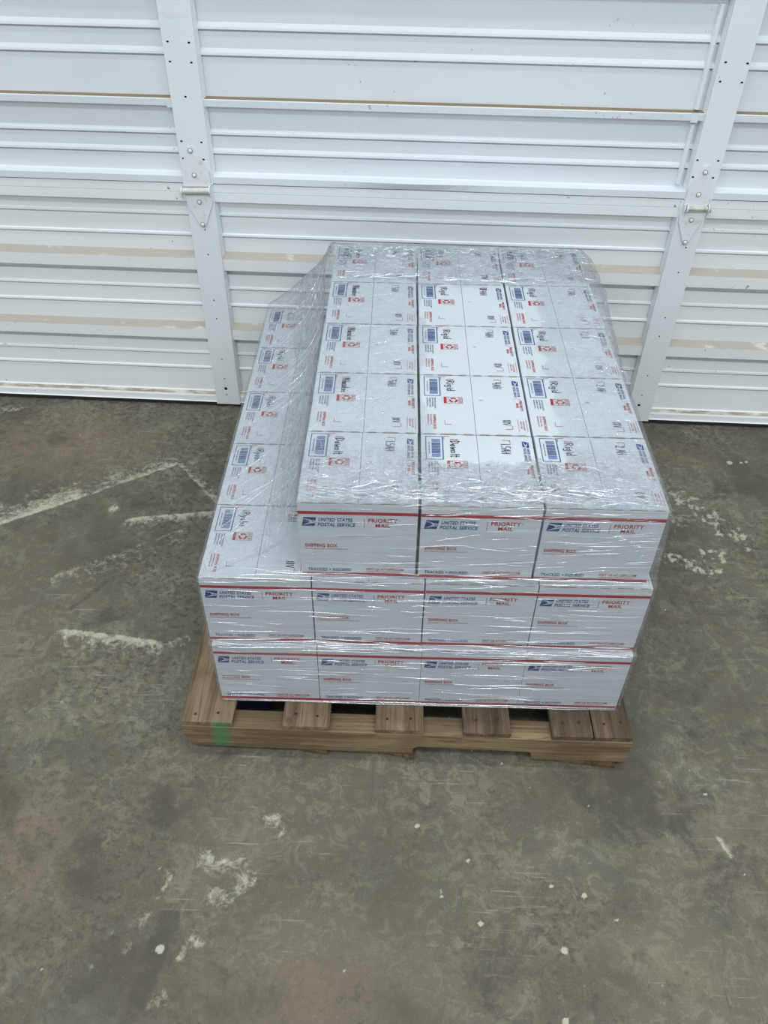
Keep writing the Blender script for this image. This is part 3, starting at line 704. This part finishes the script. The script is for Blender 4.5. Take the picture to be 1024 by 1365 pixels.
# ------------------------------------------------------------------ stretch wrap
def film_mat():
    t = NT('stretch_film'); t.n.remove(t.p)
    uv = t.new('ShaderNodeUVMap', uv_map='UVMap'); at = t.new('ShaderNodeAttribute', attribute_name='film'); sep = t.new('ShaderNodeSeparateColor'); t.set(sep.inputs[0], at.outputs['Color'])
    haze, crumple, streak = sep.outputs
    def mp(sc, rot=0):
        m = t.new('ShaderNodeMapping'); t.set(m.inputs[0], uv.outputs[0]); m.inputs['Scale'].default_value = (*sc, 1); m.inputs['Rotation'].default_value = (0, 0, rot); return m.outputs[0]
    s1 = t.noise(mp((5, 150), .03), 1, 3, .55, .3); s2 = t.noise(mp((9, 420), -.05), 1, 2, .5)
    c1 = t.noise(mp((45, 75), .5), 1, 4, .6, 1.2); c2 = t.noise(mp((26, 110), -.5), 1, 3, .6, .8)
    hs = t.math('ADD', s1, t.math('MULTIPLY', s2, .45))
    rid = t.math('ABSOLUTE', t.math('SUBTRACT', c1, .5)); rid2 = t.math('ABSOLUTE', t.math('SUBTRACT', c2, .5))
    hc = t.math('ADD', t.math('MULTIPLY', rid, 2.2), t.math('MULTIPLY', rid2, 1.6))
    f1 = t.noise(mp((3.2, 95), .045), 1, 2, .5, .25); f2 = t.noise(mp((5, 150), -.07), 1, 2, .5, .2)
    fold = t.math('MAXIMUM', t.step(f1, .60, .70), t.math('MULTIPLY', t.step(f2, .62, .72), .7))
    k1 = t.noise(mp((22, 60), .25), 1, 3, .55, 1.6); k2 = t.noise(mp((60, 42), -.6), 1, 3, .55, 1.2)
    kr = t.math('MAXIMUM', t.step(t.math('ABSOLUTE', t.math('SUBTRACT', k1, .5)), .035, .0), t.math('MULTIPLY', t.step(t.math('ABSOLUTE', t.math('SUBTRACT', k2, .5)), .03, .0), .6))
    fl = t.math('MULTIPLY', fold, streak); kk = t.math('MULTIPLY', kr, crumple)
    h = t.math('ADD', t.math('MULTIPLY', hs, streak), t.math('MULTIPLY', hc, crumple))
    h = t.math('ADD', t.math('MULTIPLY', h, .6), t.math('ADD', t.math('MULTIPLY', fl, 1.1), t.math('MULTIPLY', kk, 1.1)))
    N = t.bump(h, 1.0, .0060)
    fr = t.new('ShaderNodeFresnel'); fr.inputs['IOR'].default_value = 1.45; t.set(fr.inputs['Normal'], N)
    fac = t.math('MINIMUM', t.math('ADD', t.math('MULTIPLY', t.math('SUBTRACT', fr.outputs[0], .034), .5), t.math('ADD', .05, t.math('MULTIPLY', t.math('ADD', fl, kk), .16))), .34)
    gl = t.new('ShaderNodeBsdfGlossy'); gl.inputs['Color'].default_value = (.95, .97, 1, 1); gl.inputs['Roughness'].default_value = .17; t.set(gl.inputs['Normal'], N)
    tr = t.new('ShaderNodeBsdfTransparent'); tr.inputs[0].default_value = (.975, .98, .985, 1)
    df = t.new('ShaderNodeBsdfDiffuse'); hcol = t.mix(t.step(haze, .16, .32), srgb(240, 244, 247), srgb(200, 205, 208)); t.set(df.inputs[0], hcol); t.set(df.inputs['Normal'], N)  # strong haze turns grey: the slope's dark reflections put into the colour
    tl = t.new('ShaderNodeBsdfTranslucent'); t.set(tl.inputs[0], hcol)
    md = t.new('ShaderNodeMixShader', i_0=.35, i_1=df.outputs[0], i_2=tl.outputs[0])
    hz = t.math('MULTIPLY', haze, t.step(t.math('ADD', s1, t.math('MULTIPLY', c2, .6)), .55, 1.05, .45, 1.5), None, True)
    hz = t.math('ADD', hz, t.math('ADD', t.math('MULTIPLY', fl, .05), t.math('MULTIPLY', kk, .14)), None, True)
    m1 = t.new('ShaderNodeMixShader', i_0=hz, i_1=tr.outputs[0], i_2=md.outputs[0])
    m2 = t.new('ShaderNodeMixShader', i_0=fac, i_1=m1.outputs[0], i_2=gl.outputs[0])
    t.set(t.out.inputs[0], m2.outputs[0]); return t.mat
M['film'] = film_mat()
def build_film():
    # perimeter samples, counter-clockwise from the front left corner
    S = []  # (a, b, nx, ny, s)
    s = 0; st = .0048; Wd, Dd = .703, .865; rc = .004
    def side(n, f):
        nonlocal s
        for k in range(n): S.append((*f(k/n), s)); s += st
    n1 = int(Wd/st); n2 = int(Dd/st)
    side(n1, lambda q: (q, 0, 0, -1)); side(n2, lambda q: (1, q, 1, 0)); side(n1, lambda q: (1-q, 1, 0, 1)); side(n2, lambda q: (0, 1-q, -1, 0))
    S = np.array(S); a, b, nx, ny, ss = S.T
    # round the corners of the normal field
    for arr in (nx, ny):
        pass
    k_ = 3; ker = np.ones(2*k_+1)/(2*k_+1)
    sm_ = lambda q: np.convolve(np.r_[q[-k_:], q, q[:k_]], ker, 'valid')
    nxs, nys = sm_(nx), sm_(ny)
    L = np.maximum(np.hypot(nxs, nys), .3); nxs = nxs/np.maximum(L, .72); nys = nys/np.maximum(L, .72)
    # keyframes: tau, x0, x1, y0, y1, z
    zt1, zt2, zt3 = Z1+BH+.0012, Z2+BH+.0012, Z3+BH+.0018
    rows = []
    def lerp(n, A, B):
        for i in range(n): q = i/n; rows.append([A[k]*(1-q)+B[k]*q for k in range(5)]+[0, 0])
    L1 = [-.0012, .7042, .0, .8625]; L2 = [-.0035, .7025, .0095, .8850]; L3 = [.1588, .6925, .0192, .8850]
    L1t = L1[:3]+[.8745]; lerp(34, L1+[Z1+.0006], L1t+[zt1]); lerp(2, L1t+[zt1], [-.0035, .7035, .003, .8745, zt1+.004]); lerp(34, [-.0035, .7035, .0085, .8745, zt1+.004], L2+[zt2])
    n_t = 40
    for i in range(n_t):
        q = i/n_t; rows.append([L2[0], L2[1]+(L3[1]-L2[1])*q, L2[2]+(L3[2]-L2[2])*min(1, q*6), L2[3]+(L3[3]-L2[3])*q, zt2+.0012+(zt3-zt2-.0012)*q, q, 0])
    n_i = 55
    for i in range(n_i+1): rows.append([L3[0], L3[1], L3[2], L3[3], zt3, 1, i/n_i])
    rows = np.array(rows)
    nv = len(rows); nu = len(S)
    x0, x1, y0, y1, z, tau, ins = [rows[:, k][:, None] for k in range(7)]
    A = a[None]; B = b[None]; NX = nxs[None]; NY = nys[None]; SS = ss[None]+0*z
    arc = np.r_[0, np.cumsum(np.where(np.abs(np.diff(rows[:, 6])) > 0, .0036, .0042))][:, None]+0*A
    # the left side slopes from the step up to the top layer
    p = 3.2-1.7*sm(B, .55, 1.)
    ft = 1-(1-tau)**p
    X0 = x0+np.where(tau > 0, (.1570-(-.0035))*ft, 0)*np.where(tau < 1, 1, 0)
    X0 = np.where(tau >= 1, L3[0]-.001+0*B, X0)
    X = X0+(x1-X0)*A; Y = y0+(y1-y0)*B+0*A
    # top: goes inwards to an irregular opening
    hx0, hx1, hy0, hy1 = .345, .565, .115, .700
    edge = .045*(fbm(SS*9, SS*0+3, 3)-.5)
    HX = hx0+(hx1-hx0)*A+edge*NX; HY = hy0+(hy1-hy0)*B+edge*NY
    X = X+(HX-X)*ins; Y = Y+(HY-Y)*ins
    on_top = (ins > 0)
    side_w = 1-sm(ins, 0, .04)
    # wrinkles
    front = np.abs(NY); 
    w1 = ridge(SS*3.2+arc*2, arc*62+SS*1.1, 3, 2); w2 = ridge(SS*6+9, arc*120-SS*2.5, 3)
    off = .0026+.0016*w1+.0012*w2
    bulge = .020*sm(tau, .05, .8)*(1-sm(ins, .0, .5))*((NX > .5)*sm(B, .35, .8)*(1-sm(B, .93, 1.02)))*(.6+.8*fbm(SS*12, arc*14, 2))
    bulge = bulge+.012*sm(tau, .1, .9)*(NX < -.5)*sm(B, .6, .95)*(1-sm(ins, 0, .4))
    off = off+bulge
    X = X+NX*off*side_w; Y = Y+NY*off*side_w
    Xn = X; Yn = Y
    cr = ridge(Xn*38+Yn*16, Yn*60-Xn*14, 2, 3); cr2 = ridge(Xn*90, Yn*70, 2, 2)
    frontband = 1-sm(Y, .12, .165); backband = sm(Y, .70, .745); leftp = 1-sm(X, .24, .36); rightp = sm(X, .56, .62)
    crum = np.clip(.25+frontband+backband*.9+.25*rightp, 0, 1.2)
    lift_ = np.where(on_top, .0012+(.0045*cr+.002*cr2)*crum, .0008)
    Zz = z+lift_*sm(ins, -.01, .05)+0*A+np.where(on_top, 0, 0)
    Zz = Zz+np.where((rows[:, 6][:, None] == 0) & (tau >= 1), .001, 0)
    # tent wrinkles (diagonal)
    tent = (NX < -.5)*(tau > 0)*(tau < 1)*1.0
    Zz = Zz+tent*(.0035*ridge(SS*10+tau*3, tau*3+SS*4, 2, 2)+.003*np.sin(math.pi*np.clip(tau, 0, 1)))
    V = np.stack([X, Y, Zz], -1).reshape(-1, 3)
    F = grid_faces(nu, nv, True)[:, ::-1] if False else grid_faces(nu, nv, True)
    me = np_mesh('stretch_wrap', V, F, [M['film']])
    # film attributes
    N1 = fbm(Xn*9, Yn*9, 3); N2 = fbm(SS*4, arc*30, 3)
    haze_side = .02+.07*sm(N2, .5, .75)*(NY < -.3)
    tent_h = .50*sm(tau, .16, .4)*(1-.35*sm(tau, .9, 1))*(.75+.5*fbm(SS*7, arc*8+SS*5, 3))
    low_tent = .06
    haze = np.where(tent > 0, (low_tent+tent_h)*(.25+.75*sm(B, .0, .12)), haze_side)
    hz_top = .02+.07*sm(N1, .35, .7)+.07*frontband+.10*backband+.10*rightp*sm(Y, .25, .4)
    hz_top = hz_top*(1-sm(ins, .9, 1)*.7)
    haze = np.where(on_top, hz_top, haze)
    crA = np.where(on_top, np.clip(.12+.9*frontband+.75*backband+.12*leftp+.15*rightp, 0, 1), .05+.35*tent)
    crA = crA*(1-.9*sm(ins, .92, 1)*(1-frontband))
    stA = np.where(on_top, .35*frontband*(1-sm(Y, .05, .10))+.05, .75+0*A)*(1-.5*tent)
    At = np.stack([haze+0*A, crA+0*A, stA+0*A, 1+0*haze+0*A], -1).astype(np.float32)
    ca = me.color_attributes.new('film', 'FLOAT_COLOR', 'POINT'); ca.data.foreach_set('color', At.ravel())
    UVs = np.stack([np.where(on_top, Xn, SS), np.where(on_top, Yn, arc)], -1).reshape(-1, 2)
    # on the top use plan coordinates; wraps per vertex are continuous enough across the rim
    uvl = me.uv_layers.new(name='UVMap'); uvl.data.foreach_set('uv', UVs[F.ravel()].astype(np.float32).ravel())
    o = bpy.data.objects.new('stretch_wrap', me); COL.objects.link(o)
    tag(o, 'clear crinkled stretch wrap wound round the whole stack of white boxes', 'plastic wrap')
    return V.reshape(nv, nu, 3), arc, ss
def fold_mat():
    t = NT('film_fold'); t.n.remove(t.p)
    gl = t.new('ShaderNodeBsdfGlossy'); gl.inputs['Color'].default_value = (.97, .98, 1, 1); gl.inputs['Roughness'].default_value = .16
    tr = t.new('ShaderNodeBsdfTransparent'); tr.inputs[0].default_value = (.96, .965, .97, 1)
    df = t.new('ShaderNodeBsdfDiffuse'); df.inputs[0].default_value = (*srgb(238, 242, 245), 1)
    m1 = t.new('ShaderNodeMixShader', i_0=.16, i_1=tr.outputs[0], i_2=df.outputs[0])
    m2 = t.new('ShaderNodeMixShader', i_0=.42, i_1=m1.outputs[0], i_2=gl.outputs[0])
    t.set(t.out.inputs[0], m2.outputs[0]); return t.mat
M['fold'] = fold_mat()
G_, ARC_, SS_ = build_film()
wrap = bpy.data.objects['stretch_wrap']
def build_folds():
    nv, nu, _ = G_.shape; rf = random.Random(21); mb = MB()
    def at(iu, iv):
        iv = min(max(iv, 0), nv-1.001); iu = iu % nu; a = int(iu); b = int(iv); fu = iu-a; fv = iv-b; a2 = (a+1) % nu
        p = (G_[b, a]*(1-fu)+G_[b, a2]*fu)*(1-fv)+(G_[b+1, a]*(1-fu)+G_[b+1, a2]*fu)*fv
        du = G_[b, a2]-G_[b, a]; dv = G_[b+1, a]-G_[b, a]; n = Vector(np.cross(du, dv))
        if n.length < 1e-9: n = Vector((0, 0, 1))
        n.normalize(); return Vector(p), n
    def tube(pts, nrm, r0, hgt=.9):
        n = len(pts); k = 7; V = []; F = []
        for i, (p, nn) in enumerate(zip(pts, nrm)):
            tg = (pts[min(i+1, n-1)]-pts[max(i-1, 0)]).normalized(); b = tg.cross(nn).normalized(); q = i/(n-1); rr = r0*(math.sin(math.pi*min(max(q, .02), .98))**.6)
            V += [p+b*rr*math.cos(math.pi*j/(k-1))+nn*(rr*hgt*math.sin(math.pi*j/(k-1))+.0002) for j in range(k)]
        for i in range(n-1): F += [(i*k+j, i*k+j+1, (i+1)*k+j+1, (i+1)*k+j) for j in range(k-1)]
        mb.mesh(V, F, 0)
    def on_surf(iu, iv, L, slope, r0, wig=.25, n=None):
        n = n or max(5, int(L/3)); pts = []; nr = []; y = iv; ph = rf.uniform(0, 6); a_ = rf.uniform(.3, 1)
        for i in range(n):
            q = i/(n-1); p, nn = at(iu+L*q, iv+slope*L*q+wig*math.sin(ph+q*5*a_))
            pts.append(p); nr.append(nn)
        tube(pts, nr, r0)
    # side walls: nearly level stretched folds; u index ~4.8 mm, v index ~4.2 mm
    nf = int(.703/.0048); nd = int(.865/.0048)
    for _ in range(150):                                        # front
        iv = rf.uniform(1, 72); iu = rf.uniform(0, nf-14); L = rf.choice((5, 8, 12, 18, 30)); L = min(L, nf-2-iu)
        if L > 4: on_surf(iu, iv, L, rf.gauss(.0, .035), rf.choice((.0004, .0006, .0009, .0012, .0016)))
    for _ in range(85):                                         # front of the top layer
        iv = rf.uniform(76, 112); iu = rf.uniform(36, nf-10); L = rf.choice((4, 7, 12, 20)); L = min(L, nf-2-iu)
        if L > 3: on_surf(iu, iv, L, rf.gauss(.05, .07), rf.choice((.0005, .0008, .0013)))
    for _ in range(90):                                         # seams between layers carry more gathered film
        iv = rf.choice((34, 35, 36, 37, 71, 73, 74))+rf.uniform(-1, 1); iu = rf.uniform(0, nf-14); L = min(rf.choice((8, 14, 22)), nf-2-iu)
        on_surf(iu, iv, L, rf.gauss(0, .03), rf.choice((.0008, .0013, .002)))
    for k in range(3): on_surf(1, .6+.5*k, nf-2, 0, .0016-.0003*k, .35, 60)   # rope edge at the foot of the load
    for _ in range(170):                                        # loose crumpled film at the back right
        iv = rf.uniform(84, 122); iu = rf.uniform(nf+nd*.35, nf+nd); on_surf(iu, iv, rf.choice((3, 5, 8)), rf.gauss(0, .8), rf.choice((.0006, .0009, .0013)), .5)
    for _ in range(160):                                        # right, back, left walls
        iv = rf.uniform(1, 110); iu = rf.uniform(nf, nu-14)
        left = iu > 2*nf+nd
        if left and iv > 72: continue
        on_surf(iu, iv, rf.choice((6, 12, 20)), rf.gauss(0, .05), rf.choice((.0005, .0008, .0011)))
    for _ in range(60):                                        # sloping sheet over the left step
        iu = rf.uniform(2*nf+nd+4, nu-6); iv = rf.uniform(76, 108); n = 10; Lv = rf.uniform(8, 26); sl = rf.uniform(.2, 1.1); pts = []; nr = []
        for i in range(n):
            q = i/(n-1); p, nn = at(min(iu+sl*Lv*q, nu-1.01), iv-Lv*q if iv-Lv > 72 else iv-(iv-72)*q); pts.append(p); nr.append(nn)
        tube(pts, nr, rf.choice((.0003, .0004, .0006)))
    ZT = Z3+BH
    def top_fold(x, y, L, ang, r0, curl):
        n = max(5, int(L/.004)); pts = []; nr = []; z0 = ZT+.0035+rf.uniform(0, .003); a = ang; px, py = x, y
        for i in range(n):
            if not (.162 < px < .689 and .0225 < py < .878): break
            pts.append(Vector((px, py, z0))); nr.append(Vector((0, 0, 1)))
            a += curl*L/n+rf.gauss(0, .16); px += math.cos(a)*L/n; py += math.sin(a)*L/n
        if len(pts) > 3: tube(pts, nr, r0, 1.1)
    for _ in range(420):                                        # crumpled film over the front row's lids
        y = .022+abs(rf.gauss(0, .042)); x = rf.uniform(.16, .66)
        if y > .13 : continue
        top_fold(x, y, rf.choice((.008, .014, .022, .04)), rf.gauss(0, .18 if y < .06 else .5), rf.choice((.0005, .0008, .0013)), rf.gauss(0, 14))
    for _ in range(150):                                         # long bright folds over the front edge of the lids
        top_fold(rf.uniform(.16, .6), rf.uniform(.022, .06), rf.uniform(.03, .09), rf.gauss(0, .06), rf.choice((.0008, .0013, .0019)), 0)
    for _ in range(34):
        top_fold(rf.uniform(.30, .66), rf.uniform(.06, .12), rf.uniform(.03, .055), rf.gauss(-.45, .2), rf.choice((.0007, .0010)), rf.gauss(0, 6))
    for _ in range(620):                                        # back row
        y = .878-abs(rf.gauss(0, .06)); 
        if y < .715: continue
        top_fold(rf.uniform(.165, .67), y, rf.choice((.008, .014, .024)), rf.gauss(.1, .7), rf.choice((.0007, .0012, .0018)), rf.gauss(0, 20))
    for _ in range(60):                                         # fourth/fifth row seam
        top_fold(rf.uniform(.17, .6), rf.uniform(.715, .745), rf.uniform(.015, .05), rf.gauss(0, .12), rf.choice((.0011, .0018)), rf.gauss(0, 4))
    for _ in range(90):                                         # right column
        x = rf.uniform(.575, .68); top_fold(x, rf.uniform(.10, .74), rf.choice((.006, .01, .018)), rf.uniform(0, 3.1), rf.choice((.0006, .0010)), rf.gauss(0, 20))
    for _ in range(60):                                         # diagonal pulls over the left column
        top_fold(rf.uniform(.17, .30), rf.uniform(.10, .62), rf.uniform(.03, .12), rf.gauss(.95, .2), rf.choice((.0003, .0004, .0005)), rf.gauss(0, 1))
    mb.build('film_folds', [M['fold']], wrap, smooth=True)
build_folds()
